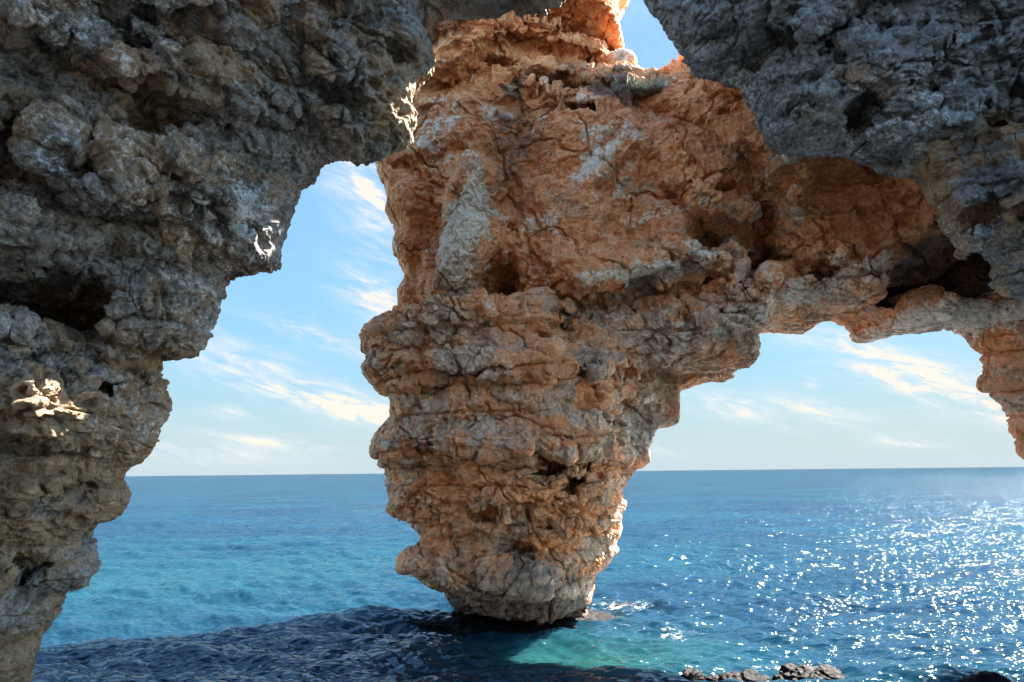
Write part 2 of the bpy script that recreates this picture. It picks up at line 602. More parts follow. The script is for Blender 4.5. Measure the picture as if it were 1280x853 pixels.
def arch_relief(X, Z):
    """large relief of the front of the arch, in metres towards the camera"""
    L, Bl = rel.ledge, rel.blob
    o = np.zeros_like(X)
    # upper block with the deep slot under it
    o += 0.9 * Bl(X, Z, 680, 40, 90, 45, 12)
    o += L(X, Z, [(600, 45), (650, 72), (690, 88), (745, 108)], .55, .5, .75, .5, .5)
    o += L(X, Z, [(640, 110), (690, 130), (730, 140)], .25, .4, .4, .4)
    # dark bulge at the left shoulder
    o += 0.9 * Bl(X, Z, 580, 118, 48, 32, -15)
    o += L(X, Z, [(545, 165), (585, 160), (622, 128)], .3, .4, .5, .7)
    # pale flowstone rib, the two faces beside it
    o += 0.55 * Bl(X, Z, 592, 320, 26, 85, 12)
    o += -0.5 * Bl(X, Z, 545, 330, 22, 75, 5)
    o += -0.55 * Bl(X, Z, 640, 250, 35, 90, 8)
    o += 0.35 * Bl(X, Z, 720, 260, 60, 90, 0)
    o += -0.9 * Bl(X, Z, 625, 385, 22, 28, 0)
    # pale shelf that runs right under the red face, rock below set far back
    o += L(X, Z, [(690, 398), (740, 392), (800, 384), (875, 372)], .35, 1.2, .9, 1.0, .5)
    o += L(X, Z, [(820, 430), (870, 428), (935, 420)], .15, .5, .3, .4)
    # the block on the left below y=410
    o += L(X, Z, [(455, 418), (560, 414), (680, 402)], -.35, .6, -.3, 1.6)
    # bedding: mid block over the lower column
    o += L(X, Z, [(470, 497), (560, 489), (640, 491), (720, 484), (790, 478), (935, 472)], .3, .6, .36, .8)
    o += L(X, Z, [(470, 575), (560, 565), (700, 575), (810, 580)], .2, .5, .24, .5)
    o += L(X, Z, [(490, 650), (560, 655), (660, 660), (780, 650)], .1, .5, .2, .6)
    # the foot: pale worn collar, undercut at the water
    o += 0.3 * Bl(X, Z, 590, 708, 100, 20, 3) + 0.12 * Bl(X, Z, 690, 725, 60, 26, 0)
    o += L(X, Z, [(540, 752), (620, 758), (700, 755), (745, 748)], .1, .4, .55, 1.2)
    # right flank falls back
    o += -1.1 * Bl(X, Z, 800, 545, 40, 90, -12)
    o += -0.8 * Bl(X, Z, 850, 500, 30, 40, 0)
    o += 0.6 * Bl(X, Z, 660, 560, 90, 130, 0)
    # saddle below the shrub, ridge to the right
    o += -0.8 * Bl(X, Z, 800, 125, 30, 40, 0) + 0.5 * Bl(X, Z, 880, 150, 50, 50, 20)
    o += 0.55 * Bl(X, Z, 920, 250, 42, 40, 30)
    o += L(X, Z, [(800, 200), (860, 232), (890, 262)], .2, .5, .3, .5)
    # overhanging rib across the face, hollow under it
    o += L(X, Z, [(885, 245), (905, 282), (940, 320), (985, 362)], .55, .9, .8, .7, .35)
    o += -1.3 * Bl(X, Z, 900, 345, 65, 26, 8)
    o += L(X, Z, [(815, 290), (850, 322), (900, 330)], .3, .5, .5, .5)
    o += L(X, Z, [(850, 395), (900, 380), (960, 372), (1070, 357)], .05, .5, -.25, .7)
    # roof on the right: red hollow, dark recess behind the near rock
    o += -0.7 * Bl(X, Z, 1010, 300, 70, 50, 20)
    o += 0.6 * Bl(X, Z, 1090, 300, 30, 55, -30)
    o += -1.5 * Bl(X, Z, 1175, 355, 75, 32, 0)
    o += L(X, Z, [(1000, 385), (1075, 372), (1110, 398), (1280, 398)], -.3, .5, -.3, .5)
    o += -0.7 * Bl(X, Z, 1090, 385, 14, 26, 0)
    return o


def build_arch():
    h = 0.1
    x0, x1, y0, y1, z0, z1 = -6.4, 18.6, 10.0, 25.0, -2.6, 21.0
    xs, ys, zs = [np.arange(a, b, h) for a, b in ((x0, x1), (y0, y1), (z0, z1))]
    X2, Z2 = np.meshgrid(xs, zs, indexing='ij')
    d = sdf_poly(X2, Z2, arch_poly).astype(np.float32)
    d = np.where(Z2 > 20.4, np.minimum(d, 20.6 - Z2), d)
    d = np.where(X2 > 17.9, np.minimum(d, 18.2 - X2), d)
    rl = arch_relief(X2, Z2).astype(np.float32)
    yc = plane_y(X2).astype(np.float32)
    # half thickness: pillar slim at the foot, heavier above
    T = 1.15 + 1.15 * sstep(Z2, 0.0, 2.4) + 1.1 * sstep(Z2, 1.5, 8.0) - 1.7 * sstep(X2, 9.5, 12.0)
    F = np.empty((len(xs), len(ys), len(zs)), np.float32)
    # soft bedding that follows the strata
    for j, y in enumerate(ys):
        Y2 = np.full_like(X2, y)
        n1 = fbm(X2 / 2.3, Y2 / 2.3, Z2 / 1.7, 3, 0.5, 3)
        n2 = fbm(X2 / 0.75, Y2 / 0.75, Z2 / 0.5, 2, 0.5, 11)
        s = y - yc
        b = np.where(s < 0, T + 1.7 * rl + s + 0.45 * n1, T - s + 0.4 * n1) + 0.08 * n2
        F[:, j, :] = rounded(d - 0.13 - 0.03 * sstep(X2, 6, 9) + 0.07 * n2, b, np.minimum(2.6, T - .1))
    # holes seen in the photograph: pixel, depth, half width, half height, tilt
    for a, b, dep, rx, rz, tl in ((680, 421, .9, .40, .17, 25), (690, 441, .8, .34, .13, 10), (985, 222, .9, .33, .2, 0), (895, 232, .9, .42, .22, -10),
                                  (905, 378, .9, .45, .22, 0), (700, 92, 1.0, 1.15, .16, 20), (625, 72, .5, .5, .12, 25), (710, 130, .6, .75, .13, 15), (865, 318, .8, .5, .22, 5),
                                  (930, 345, .8, .7, .25, 10), (1172, 356, 2.0, 1.5, .55, 0), (635, 370, .5, .4, .42, 0), (565, 462, .3, .12, .1, 0), (497, 455, .3, .11, .2, 0),
                                  (845, 345, .6, .5, .2, -10), (690, 580, .5, .7, .16, 5), (600, 640, .4, .5, .2, 0), (720, 610, .5, .3, .3, 30), (640, 690, .4, .6, .2, 0), (1030, 330, .5, .35, .3, 0)):
        carve(F, xs, ys, zs, a, b, dep, rx, rz, .8, tl, 17)
    V, Q = surface_nets(F, (x0, y0, z0), h)
    o = mesh_obj('rock_arch', V, Q, M_ARCH)
    co, no = get_vn(o)
    x, y, z = co.T.astype(np.float64)
    dv = d[np.clip(((x - x0) / h).round().astype(int), 0, len(xs) - 1), np.clip(((z - z0) / h).round().astype(int), 0, len(zs) - 1)]
    a1, _ = facets(x, y, z, 2.3, 1.7, 71, .34, .10)
    a2, _ = facets(x, y, z, 1.1, .9, 72, .08, .04)
    set_v(o, co + no * ((a1 + a2) * (.3 + .7 * sstep(dv, .2, 1.2)) * (.6 + .4 * sstep(z, 7, 9)))[:, None].astype(np.float32))
    subdivide(o, 2)
    co, no = get_vn(o)
    x, y, z = co.T.astype(np.float64)
    # warped coordinates for blocky bedded rock
    wx, wy, wz = [0.14 * vnoise(x / 0.9, y / 0.9, z / 0.9, s) for s in (21, 22, 23)]
    f1, f2, cid = worley((x + wx) / 1.15, (y + wy) / 1.15, (z + wz) / 0.62, 31)
    g1, g2, gid = worley((x + wx) / 0.42, (y + wy) / 0.42, (z + wz * .5) / 0.30, 37)
    crease = 1 - sstep(f2 - f1, 0, 0.07)
    crease2 = 1 - sstep(g2 - g1, 0, 0.10)
    px = 640 + FX * x / np.maximum(y, 1)
    low = 1 - sstep(z + 0.3 * vnoise(x / 2, y / 2, z * 0, 61), 7.9, 8.7)   # bedded column below, massive face above
    # beds of uneven thickness, each set in or out a little
    zz = z + 0.22 * vnoise(x / 3.0, y / 3.0, z / 3.0, 62) + 0.03 * vnoise(x / .7, y / .7, z / .7, 63)
    bt = zz / 0.62 + 0.5 * vnoise(x * 0, y * 0, zz / 1.4, 64)
    bi = np.floor(bt)
    bf = bt - bi
    bo = _f(_h(bi.astype(np.int64), bi.astype(np.int64) * 0, bi.astype(np.int64) * 0, 65)) - .5
    lenb = sstep(vnoise(x / 1.6, y / 1.6, bi, 66), -.5, .3)
    bed = 0.50 * bo * lenb - lenb * 0.16 * (np.exp(-(bf / .05) ** 2) + np.exp(-((1 - bf) / .05) ** 2))
    brk = sstep(vnoise(x / 1.1, y / 1.1, z / 1.1, 67), -.35, .35)
    disp = low * (1.15 * bed + brk * (0.06 * (cid - .5) - 0.12 * crease)) - (1 - low) * brk * 0.05 * crease
    disp += (0.35 + .65 * low) * (0.035 * (gid - .5) - 0.05 * crease2 * brk)
    wx, wy, wz = [q + .05 * vnoise(x / .2, y / .2, z / .2, 81 + i) for i, q in enumerate((wx, wy, wz))]
    e1, k1 = facets(x + wx, y + wy, z + wz, .85, .6, 73, .085, .035)
    e2, k2 = facets(x + .5 * wx, y + .5 * wy, z + .5 * wz, .36, .27, 74, .036, .018)
    e3, k3 = facets(x + .3 * wx, y + .3 * wy, z + .3 * wz, .16, .12, 75, .018, .009)
    disp += (.55 + .45 * low) * (e1 + e2) + e3
    # long thin joints
    j1, j2, jid = worley((x + 2 * wx) / 2.6, (y + 2 * wy) / 2.6, (z + .6 * x + 2 * wz) / 2.2, 76)
    disp -= 0.20 * (1 - sstep(j2 - j1, 0.0, 0.035))
    # rain runnels down the massive face
    run = fbm(x / 0.30, y / 0.30, z / 1.6, 3, 0.55, 68, ridged=True)
    disp += (1 - low) * 0.07 * (run - .2)
    disp += 0.055 * fbm(x / 0.8, y / 0.8, z / 0.6, 6, 0.66, 41)
    disp += 0.03 * (fbm(x / 0.55, y / 0.55, z / 0.42, 5, 0.6, 42, ridged=True) - .1)
    disp += 0.03 * fbm(x / 0.2, y / 0.2, z / 0.16, 3, 0.6, 43, ridged=True)
    # pits
    pm = sstep(vnoise(x / 1.3, y / 1.3, z / 0.8, 51), 0.05, 0.6)
    p1, p2, _ = worley(x / 0.24, y / 0.24, z / 0.19, 53)
    disp -= pm * 0.09 * (1 - sstep(p1, 0.15, 0.55))
    fr = Relief(A)
    for pts, dep, wd in (([(470, 494), (520, 487), (560, 489), (600, 492), (640, 490), (700, 484), (780, 478), (850, 476), (932, 470)], .5, .05),
                         ([(465, 577), (540, 560), (600, 566)], .18, .05),
                         ([(540, 416), (580, 410), (640, 404), (690, 398)], .2, .05),
                         ([(560, 628), (640, 622), (700, 640), (760, 632)], .15, .06),
                         ([(820, 262), (838, 290), (852, 306)], .25, .08),
                         ([(640, 108), (680, 118), (745, 108)], .2, .08)):
        disp += fr.crack(x, z, pts, dep, wd)
    disp -= np.mean(disp)
    dv = d[np.clip(((x - x0) / h).round().astype(int), 0, len(xs) - 1), np.clip(((z - z0) / h).round().astype(int), 0, len(zs) - 1)]
    disp *= .4 + .6 * sstep(dv, .1, 1.0)
    co = co + no * disp[:, None].astype(np.float32)
    set_v(o, co)
    # stain map, with painted sun spots at the saddle and a darkened recess
    Bl = rel.blob
    org = 0.48 + 0.34 * sstep(z, 7.2, 9.5) * (1 - 0.4 * sstep(x, 9, 15)) + 0.25 * sstep(z, 11.5, 13.5)
    org += -0.35 * Bl(x, z, 590, 340, 28, 90, 12) - .35 * Bl(x, z, 545, 200, 45, 50, 0) + .35 * Bl(x, z, 520, 310, 35, 80)
    org += .2 * Bl(x, z, 930, 160, 60, 50) + .25 * Bl(x, z, 1000, 300, 70, 60) + .15 * Bl(x, z, 640, 620, 110, 60)
    org += -.35 * Bl(x, z, 600, 730, 140, 28) - .3 * Bl(x, z, 800, 520, 60, 60) - .3 * Bl(x, z, 880, 350, 60, 40) - .25 * Bl(x, z, 900, 440, 70, 30)
    org += -.3 * Bl(x, z, 650, 45, 60, 25)
    pale = .95 * Bl(x, z, 593, 335, 22, 75, 14) + .6 * Bl(x, z, 560, 225, 28, 50, 10) + .85 * Bl(x, z, 785, 385, 70, 9, -10) + .6 * Bl(x, z, 650, 45, 60, 22)
    pale += .65 * Bl(x, z, 800, 530, 36, 50, 30) + .6 * Bl(x, z, 850, 432, 90, 12, -5) + .8 * Bl(x, z, 1000, 378, 90, 18, -12) + 1.0 * Bl(x, z, 1180, 408, 120, 14)
    pale += .55 * Bl(x, z, 870, 345, 50, 14, -10) + .5 * Bl(x, z, 910, 280, 12, 40, 35) + .9 * Bl(x, z, 760, 132, 26, 12, 25) + .7 * Bl(x, z, 786, 112, 12, 10)  # last two pale spots paint in sunlight grazing the saddle
    pale += .45 * Bl(x, z, 740, 275, 45, 50) + .35 * Bl(x, z, 900, 110, 40, 18, 20) + .4 * Bl(x, z, 925, 150, 14, 40) + .5 * Bl(x, z, 1130, 240, 60, 14, 20)
    org += .45 * (k1 - .5) + .3 * (k2 - .5)
    pale = pale * 0.85 + .5 * sstep(k1, .72, 1.0) * sstep(z, 6, 10) + .35 * sstep(k2, .75, 1)
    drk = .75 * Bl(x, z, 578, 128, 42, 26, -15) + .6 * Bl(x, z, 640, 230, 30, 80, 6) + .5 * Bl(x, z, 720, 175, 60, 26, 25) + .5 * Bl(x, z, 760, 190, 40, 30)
    drk += .45 * Bl(x, z, 890, 330, 60, 30) + .5 * Bl(x, z, 690, 430, 30, 25) + 1.1 * Bl(x, z, 1172, 350, 80, 36) + .35 * Bl(x, z, 650, 715, 100, 30)  # strong dark tint deepens the shade of the right-hand recess
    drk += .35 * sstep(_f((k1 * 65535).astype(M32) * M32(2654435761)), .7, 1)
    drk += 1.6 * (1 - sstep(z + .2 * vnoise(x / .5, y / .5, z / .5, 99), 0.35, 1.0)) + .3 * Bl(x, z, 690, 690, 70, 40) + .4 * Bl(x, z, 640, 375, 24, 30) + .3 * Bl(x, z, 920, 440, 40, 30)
    # dark tint also lies over several carved hollows
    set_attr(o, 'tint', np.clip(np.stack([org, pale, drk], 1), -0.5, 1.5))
    tag(o, 'tall orange limestone pillar and arch standing in the sea, narrow at the foot', 'rock arch')
    return o


# ------------------------------------------------------------------ near cave rock
left_px = [(740, -60), (721, 0), (700, 12), (663, 6), (646, 11), (626, 26), (588, 25), (558, 25), (543, 37), (551, 51), (552, 85), (544, 102), (530, 116), (534, 143), (530, 170), (517, 190),
           (493, 199), (466, 202), (449, 208), (425, 208), (403, 207), (394, 224), (374, 258), (367, 287), (360, 311), (357, 338), (350, 348), (330, 350), (289, 355),
           (291, 379), (279, 399), (262, 426), (252, 443), (235, 455), (207, 456), (224, 467), (221, 481), (212, 489), (229, 501), (226, 513), (211, 518), (216, 526), (204, 541),
           (207, 552), (199, 569), (177, 587), (157, 599), (166, 614), (153, 636), (151, 656), (133, 665), (112, 673), (116, 682), (119, 723), (116, 736), (84, 752), (85, 770), (71, 791),
           (51, 806), (41, 828), (34, 852), (14, 900), (-10, 990), (-40, 1100), (-900, 1100), (-900, -700), (735, -700), (745, -250)]
right_px = [(800, -40), (809, 0), (816, 20), (826, 37), (838, 61), (846, 75), (856, 84), (870, 95), (901, 99), (921, 110), (935, 133), (949, 153), (956, 180), (976, 187), (1013, 190),
            (1040, 191), (1062, 198), (1085, 212), (1120, 214), (1150, 236), (1170, 270), (1193, 316), (1229, 325), (1232, 348), (1254, 370), (1277, 376), (1330, 390), (1450, 420), (1700, 520), (2100, 600),
            (2100, -700), (810, -700), (800, -250)]


def build_near(name, px, D, mat, bounds, slope_fn, relief_fn, tint_fn, bores, seed, pit=1.0, blocks=1.0):
    h = 0.1
    (x0, x1), (y0, y1), (z0, z1) = bounds
    xs, ys, zs = [np.arange(a, b, h) for a, b in bounds]
    X2, Z2 = np.meshgrid(xs, zs, indexing='ij')
    poly = [B(a, b, D) for a, b in px]
    d = sdf_poly(X2, Z2, poly).astype(np.float32)
    box = np.minimum(np.minimum(X2 - x0 - .3, x1 - .3 - X2), np.minimum(Z2 - z0 - .3, z1 - .3 - Z2))
    rl = relief_fn(X2, Z2)
    sl_ = slope_fn(X2, Z2)
    F = np.empty((len(xs), len(ys), len(zs)), np.float32)
    for j, y in enumerate(ys):
        Y2 = np.full_like(X2, y)
        n1 = fbm(X2 / 2.2, Y2 / 2.2, Z2 / 1.8, 3, 0.5, seed)
        n2 = fbm(X2 / 0.8, Y2 / 0.8, Z2 / 0.6, 2, 0.5, seed + 7)
        s = D - y                                  # towards the camera
        n3 = fbm(X2 / 0.5, Y2 / 0.5, Z2 / 0.36, 2, 0.6, seed + 9, ridged=True)
        front = (0.4 + sl_ * np.maximum(d, 0) + sstep(d, 0, 1.3) * (1.6 * rl + 0.8 * n1) + 0.18 * n2 + .10 * n3 - s) / np.sqrt(1 + sl_ * sl_)
        back = (0.35 + 0.55 * np.maximum(d, 0) + 0.2 * n1 + s) / 1.14
        back = np.minimum(back, 1.3 + s)
        dd = d - 0.16 + 0.07 * n2
        f = rounded(dd, front, 0.5)
        f = np.minimum(f, rounded(dd, back, 0.4))
        f = np.minimum(f, box)
        f = np.minimum(f, np.minimum(y - y0 - .3, y1 - .3 - y))
        F[:, j, :] = f
    for a, b, dep, rx, rz, ry, tl in bores:
        carve(F, xs, ys, zs, a, b, dep, rx, rz, ry, tl, 10)
    V, Q = surface_nets(F, (x0, y0, z0), h)
    o = mesh_obj(name, V, Q, mat)
    co, no = get_vn(o)
    x, y, z = co.T.astype(np.float64)
    dv = d[np.clip(((x - x0) / h).round().astype(int), 0, len(xs) - 1), np.clip(((z - z0) / h).round().astype(int), 0, len(zs) - 1)]
    a1, _ = facets(x, y, z, 2.0, 1.4, seed + 71, .34 * blocks, .13)
    a2, _ = facets(x, y, z, .95, .7, seed + 72, .09 * blocks, .045)
    set_v(o, co + no * ((a1 + a2) * (.25 + .75 * sstep(dv, .2, 1.2)))[:, None].astype(np.float32))
    subdivide(o, 2)
    co, no = get_vn(o)
    x, y, z = co.T.astype(np.float64)
    wx, wy, wz = [0.22 * vnoise(x / 0.8, y / 0.8, z / 0.8, seed + s) for s in (21, 22, 23)]
    f1, f2, cid = worley((x + wx) / 1.0, (y + wy) / 1.0, (z + wz) / 0.8, seed + 31)
    g1, g2, gid = worley((x + wx) / 0.36, (y + wy) / 0.36, (z + wz) / 0.27, seed + 37)
    brk = sstep(vnoise(x / 1.2, y / 1.2, z / 1.2, seed + 67), -.4, .4)
    disp = blocks * brk * (0.07 * (cid - .5) - 0.13 * (1 - sstep(f2 - f1, 0, 0.07)))
    disp -= blocks * 0.05 * brk * (1 - sstep(g2 - g1, 0, 0.1))
    zz = z + .25 * x * .3 + 0.3 * vnoise(x / 2.5, y / 2.5, z / 2.5, seed + 62) + 0.07 * vnoise(x / .7, y / .7, z / .7, seed + 63)
    bt = zz / 0.55
    bi = np.floor(bt)
    bf = bt - bi
    bo = _f(_h(bi.astype(np.int64), bi.astype(np.int64) * 0, bi.astype(np.int64) * 0, seed + 65)) - .5
    lenb = sstep(vnoise(x / 1.5, y / 1.5, bi, seed + 66), -.3, .4)
    disp += lenb * (0.40 * bo - 0.13 * (np.exp(-(bf / .06) ** 2) + np.exp(-((1 - bf) / .06) ** 2)))
    vx, vy, vz = [q + .04 * vnoise(x / .16, y / .16, z / .16, seed + 81 + i) for i, q in enumerate((wx, wy, wz))]
    e1, k1 = facets(x + vx, y + vy, z + vz, .75, .5, seed + 73, .08 * blocks, .035 * blocks)
    e2, k2 = facets(x + .5 * vx, y + .5 * vy, z + .5 * vz, .32, .23, seed + 74, .036 * blocks, .018 * blocks)
    e3, k3 = facets(x + .3 * vx, y + .3 * vy, z + .3 * vz, .14, .10, seed + 75, .02, .01)
    disp += e1 + e2 + e3
    disp += 0.08 * fbm(x / 0.7, y / 0.7, z / 0.5, 6, 0.64, seed + 41)
    disp += 0.07 * fbm((x + wx) / 0.5, (y + wy) / 0.5, (z + wz) / 0.34, 5, 0.58, seed + 42, ridged=True)
    disp += 0.06 * fbm(x / 0.2, y / 0.2, z / 0.15, 3, 0.6, seed + 43, ridged=True)
    # honeycomb weathering
    pm = 0.2 + 0.8 * sstep(vnoise(x / 1.3, y / 1.3, z / 1.0, seed + 51), -0.35, 0.25)
    p1, p2, pid = worley((x + .5 * wx) / 0.36, (y + .5 * wy) / 0.36, (z + .5 * wz) / 0.24, seed + 53)
    disp -= pit * pm * (0.40 * pid) * (1 - sstep(p1, 0.1, 0.62))
    q1, q2, qid = worley((x + .1 * wx) / 0.15, (y + .1 * wy) / 0.15, (z + .1 * wz) / 0.115, seed + 59)
    disp -= pit * pm * 0.12 * (0.3 + .7 * qid) * (1 - sstep(q1, 0.1, 0.62))
    disp -= np.mean(disp)
    dv = d[np.clip(((x - x0) / h).round().astype(int), 0, len(xs) - 1), np.clip(((z - z0) / h).round().astype(int), 0, len(zs) - 1)]
    disp *= .4 + .6 * sstep(dv, .1, 1.0)
    co = co + no * disp[:, None].astype(np.float32)
    set_v(o, co)
    set_attr(o, 'tint', np.clip(tint_fn(x, y, z, k1, k2), -0.5, 1.5).astype(np.float32))
    return o


LD = 12.0
rl_left = Relief(lambda a, b: B(a, b, 9.6))


def left_relief(X, Z):
    L, Bl = rl_left.ledge, rl_left.blob
    o = np.zeros_like(X)
    o += L(X, Z, [(-150, 10), (60, 60), (150, 95), (330, 95), (430, 130), (560, 100)], .35, .6, .5, .8)
    o += L(X, Z, [(-50, 130), (110, 250), (210, 262), (280, 210)], .45, .7, .6, .7)
    o += 0.7 * Bl(X, Z, 180, 215, 60, 40, 5)
    o += -0.5 * Bl(X, Z, 300, 200, 40, 50)
    o += L(X, Z, [(-100, 520), (30, 560), (110, 590)], .3, .6, .4, .7)
    o += 0.9 * Bl(X, Z, 75, 500, 60, 22, 12)
    o += L(X, Z, [(-60, 690), (40, 700), (110, 690)], .3, .5, .4, .5)
    o += 0.5 * Bl(X, Z, 60, 640, 50, 40)
    return o


def left_tint(x, y, z, k1, k2):
    px = 640 + FX * x / np.maximum(y, 1)
    n = vnoise(x / 1.6, y / 1.6, z / 1.0, 77)
    org = 0.3 + 0.5 * (k1 - .5) + 0.3 * (k2 - .5) + 0.5 * n + 0.4 * (1 - sstep(z, 4.0, 7.5)) + .2 * sstep(z, 9, 11) - 0.35 * sstep(px, 150, 330) * (1 - sstep(z, 8.5, 10))
    pale = 0.12 + 0.35 * vnoise(x / 1.1, y / 1.1, z / 1.7, 78) + 0.2 * sstep(px, 150, 300) * (1 - sstep(z, 8.5, 10))
    drk = 0.05 + 0.35 * vnoise(x / 1.4, y / 1.4, z / 1.4, 79) + 0.35 * sstep(px, 430, 520) * sstep(z, 7, 9) + .8 * (1 - sstep(z, -.2, .5))
    return np.stack([org, pale, drk], 1)


RD = 13.0
rl_right = Relief(lambda a, b: B(a, b, 10.5))


def right_relief(X, Z):
    L, Bl = rl_right.ledge, rl_right.blob
    o = np.zeros_like(X)
    o += L(X, Z, [(840, 80), (930, 105), (1000, 125), (1050, 150)], .3, .5, .4, .5)
    o += L(X, Z, [(1000, 60), (1090, 90), (1180, 100), (1300, 95)], .35, .5, .5, .6)
    o += -0.7 * Bl(X, Z, 1100, 130, 50, 30, 0)
    o += 0.5 * Bl(X, Z, 1230, 170, 60, 50)
    o += -0.5 * Bl(X, Z, 1180, 120, 35, 30)
    return o


def right_tint(x, y, z, k1, k2):
    px = 640 + FX * x / np.maximum(y, 1)
    n = vnoise(x / 1.5, y / 1.5, z / 1.0, 87)
    py = 590 - FX * (z - 4) / np.maximum(y, 1)
    org = -0.1 + 0.5 * (k1 - .5) + 0.3 * (k2 - .5) + 0.5 * n + 0.75 * sstep(px, 960, 1150) * sstep(py + .15 * (px - 1000), 110, 230)
    pale = 0.1 + 0.4 * vnoise(x / 1.0, y / 1.0, z / 1.0, 88) + .1 * sstep(px, 1150, 1250)
    drk = 0.15 + 0.4 * vnoise(x / 1.5, y / 1.5, z / 1.5, 89)
    return np.stack([org, pale, drk], 1)


arch = build_arch()
cl = build_near('cave_wall', left_px, LD, M_GREY, ((-15, 1.8), (1.5, 17.5), (-1.6, 14.6)),
                lambda X, Z: 0.75 + 0.25 * sstep(Z, 8, 12), left_relief, left_tint,
                [(38, 366, 2.4, 1.15, .75, 1.9, -5), (-25, 375, 1.6, .9, .6, 1.5, 0), (168, 48, .7, .22, .16, .6, 0), (124, 386, .3, .09, .09, .4, 0), (110, 472, .5, .42, .09, .6, 5),
                 (75, 612, .6, .42, .16, .6, 0), (20, 715, .6, .35, .2, .6, 0), (45, 285, .5, .13, .8, .5, 20), (330, 120, .6, .5, .14, .6, 10), (210, 225, .5, .25, .2, .5, 0),
                 (500, 55, .6, .4, .25, .6, 0), (525, 100, .5, .3, .3, .5, 0), (200, 150, .5, .4, .15, .5, 10), (430, 118, .5, .3, .15, .5, 0), (90, 200, .6, .5, .25, .6, 30), (10, 150, .8, .5, .5, .8, 0)], 100)
tag(cl, 'grey pitted cave wall and overhanging ceiling with a dark hollow and sunlit ledge', 'cave wall')
cr = build_near('cave_roof', right_px, RD, M_DARK, ((1.2, 17), (2.0, 17.5), (-1.0, 15)),
                lambda X, Z: 0.8 + 0 * X, right_relief, right_tint,
                [(1085, 130, .8, .5, .35, .8, 0), (1180, 110, .8, .45, .35, .8, 0), (1060, 55, .6, .6, .2, .6, 0), (950, 65, .5, .4, .18, .5, 10), (1230, 90, .6, .5, .2, .6, 0),
                 (1000, 120, .5, .6, .12, .5, 10), (1120, 190, .5, .5, .18, .5, 0), (1240, 260, .6, .4, .25, .6, 0), (890, 40, .5, .35, .2, .5, 0), (1180, 60, .5, .4, .15, .5, 0)], 200, 0.75, 1.25)
tag(cr, 'dark blue grey rock roof hanging in front of the orange ridge', 'cave roof')


# ------------------------------------------------------------------ rocks at the water
def sea_rock(name, px, py, wx, wy, wz, seed, label, group=None, yaw=0.0, sink=0.35, mat=None):
    d = ray(px, py)
    t = CAM[2] / -d[2]
    cx, cy = d[0] * t, d[1] * t
    import bmesh
    bm = bmesh.new()
    bmesh.ops.create_icosphere(bm, subdivisions=6, radius=1)
    v = np.array([q.co[:] for q in bm.verts])
    f = np.array([[q.index for q in p.verts] for p in bm.faces])
    bm.free()
    n = fbm(v[:, 0] * 1.3, v[:, 1] * 1.3, v[:, 2] * 1.3, 3, .5, seed)
    rr = 1 + 0.35 * n
    p = v * rr[:, None]
    p[:, 2] = np.where(p[:, 2] > 0, p[:, 2] ** 0.8 if False else np.sign(p[:, 2]) * np.abs(p[:, 2]) ** 0.75, p[:, 2])
    p = p * np.array([wx, wy, wz])
    f1, f2, cid = worley(p[:, 0] / .4, p[:, 1] / .4, p[:, 2] / .25, seed + 3)
    dd = 0.10 * (cid - .5) - 0.06 * (1 - sstep(f2 - f1, 0, .25)) + .08 * fbm(p[:, 0] / .25, p[:, 1] / .25, p[:, 2] / .25, 4, .6, seed + 5, ridged=True)
    p = p + v * dd[:, None]
    c, s = math.cos(yaw), math.sin(yaw)
    p = np.stack([p[:, 0] * c - p[:, 1] * s, p[:, 0] * s + p[:, 1] * c, p[:, 2] - sink * wz], 1)
    o = mesh_obj(name, p, f, mat or M_WET)
    o.location = (cx, cy, 0)
    n2 = vnoise(p[:, 0] / .5, p[:, 1] / .5, p[:, 2] / .5, seed + 9)
    set_attr(o, 'tint', np.stack([0.4 + .4 * n2, 0.1 + 0.3 * n2, 0.1 - .3 * n2], 1).astype(np.float32))
    tag(o, label, 'rock', group)
    return o


G = 'wet rocks breaking the surface'
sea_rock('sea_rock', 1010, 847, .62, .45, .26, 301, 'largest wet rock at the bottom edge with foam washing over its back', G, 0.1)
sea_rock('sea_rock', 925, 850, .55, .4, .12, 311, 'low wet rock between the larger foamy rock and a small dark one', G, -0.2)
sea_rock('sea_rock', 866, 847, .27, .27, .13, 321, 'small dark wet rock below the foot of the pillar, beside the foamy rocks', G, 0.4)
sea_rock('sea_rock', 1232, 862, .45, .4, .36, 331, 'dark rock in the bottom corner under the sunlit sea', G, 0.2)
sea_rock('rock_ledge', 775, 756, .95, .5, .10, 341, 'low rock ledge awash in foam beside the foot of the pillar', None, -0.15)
sea_rock('reef', 640, 774, 3.3, 1.6, .24, 351, 'dark purple reef awash around the foot of the pillar', None, 0.0, .55)


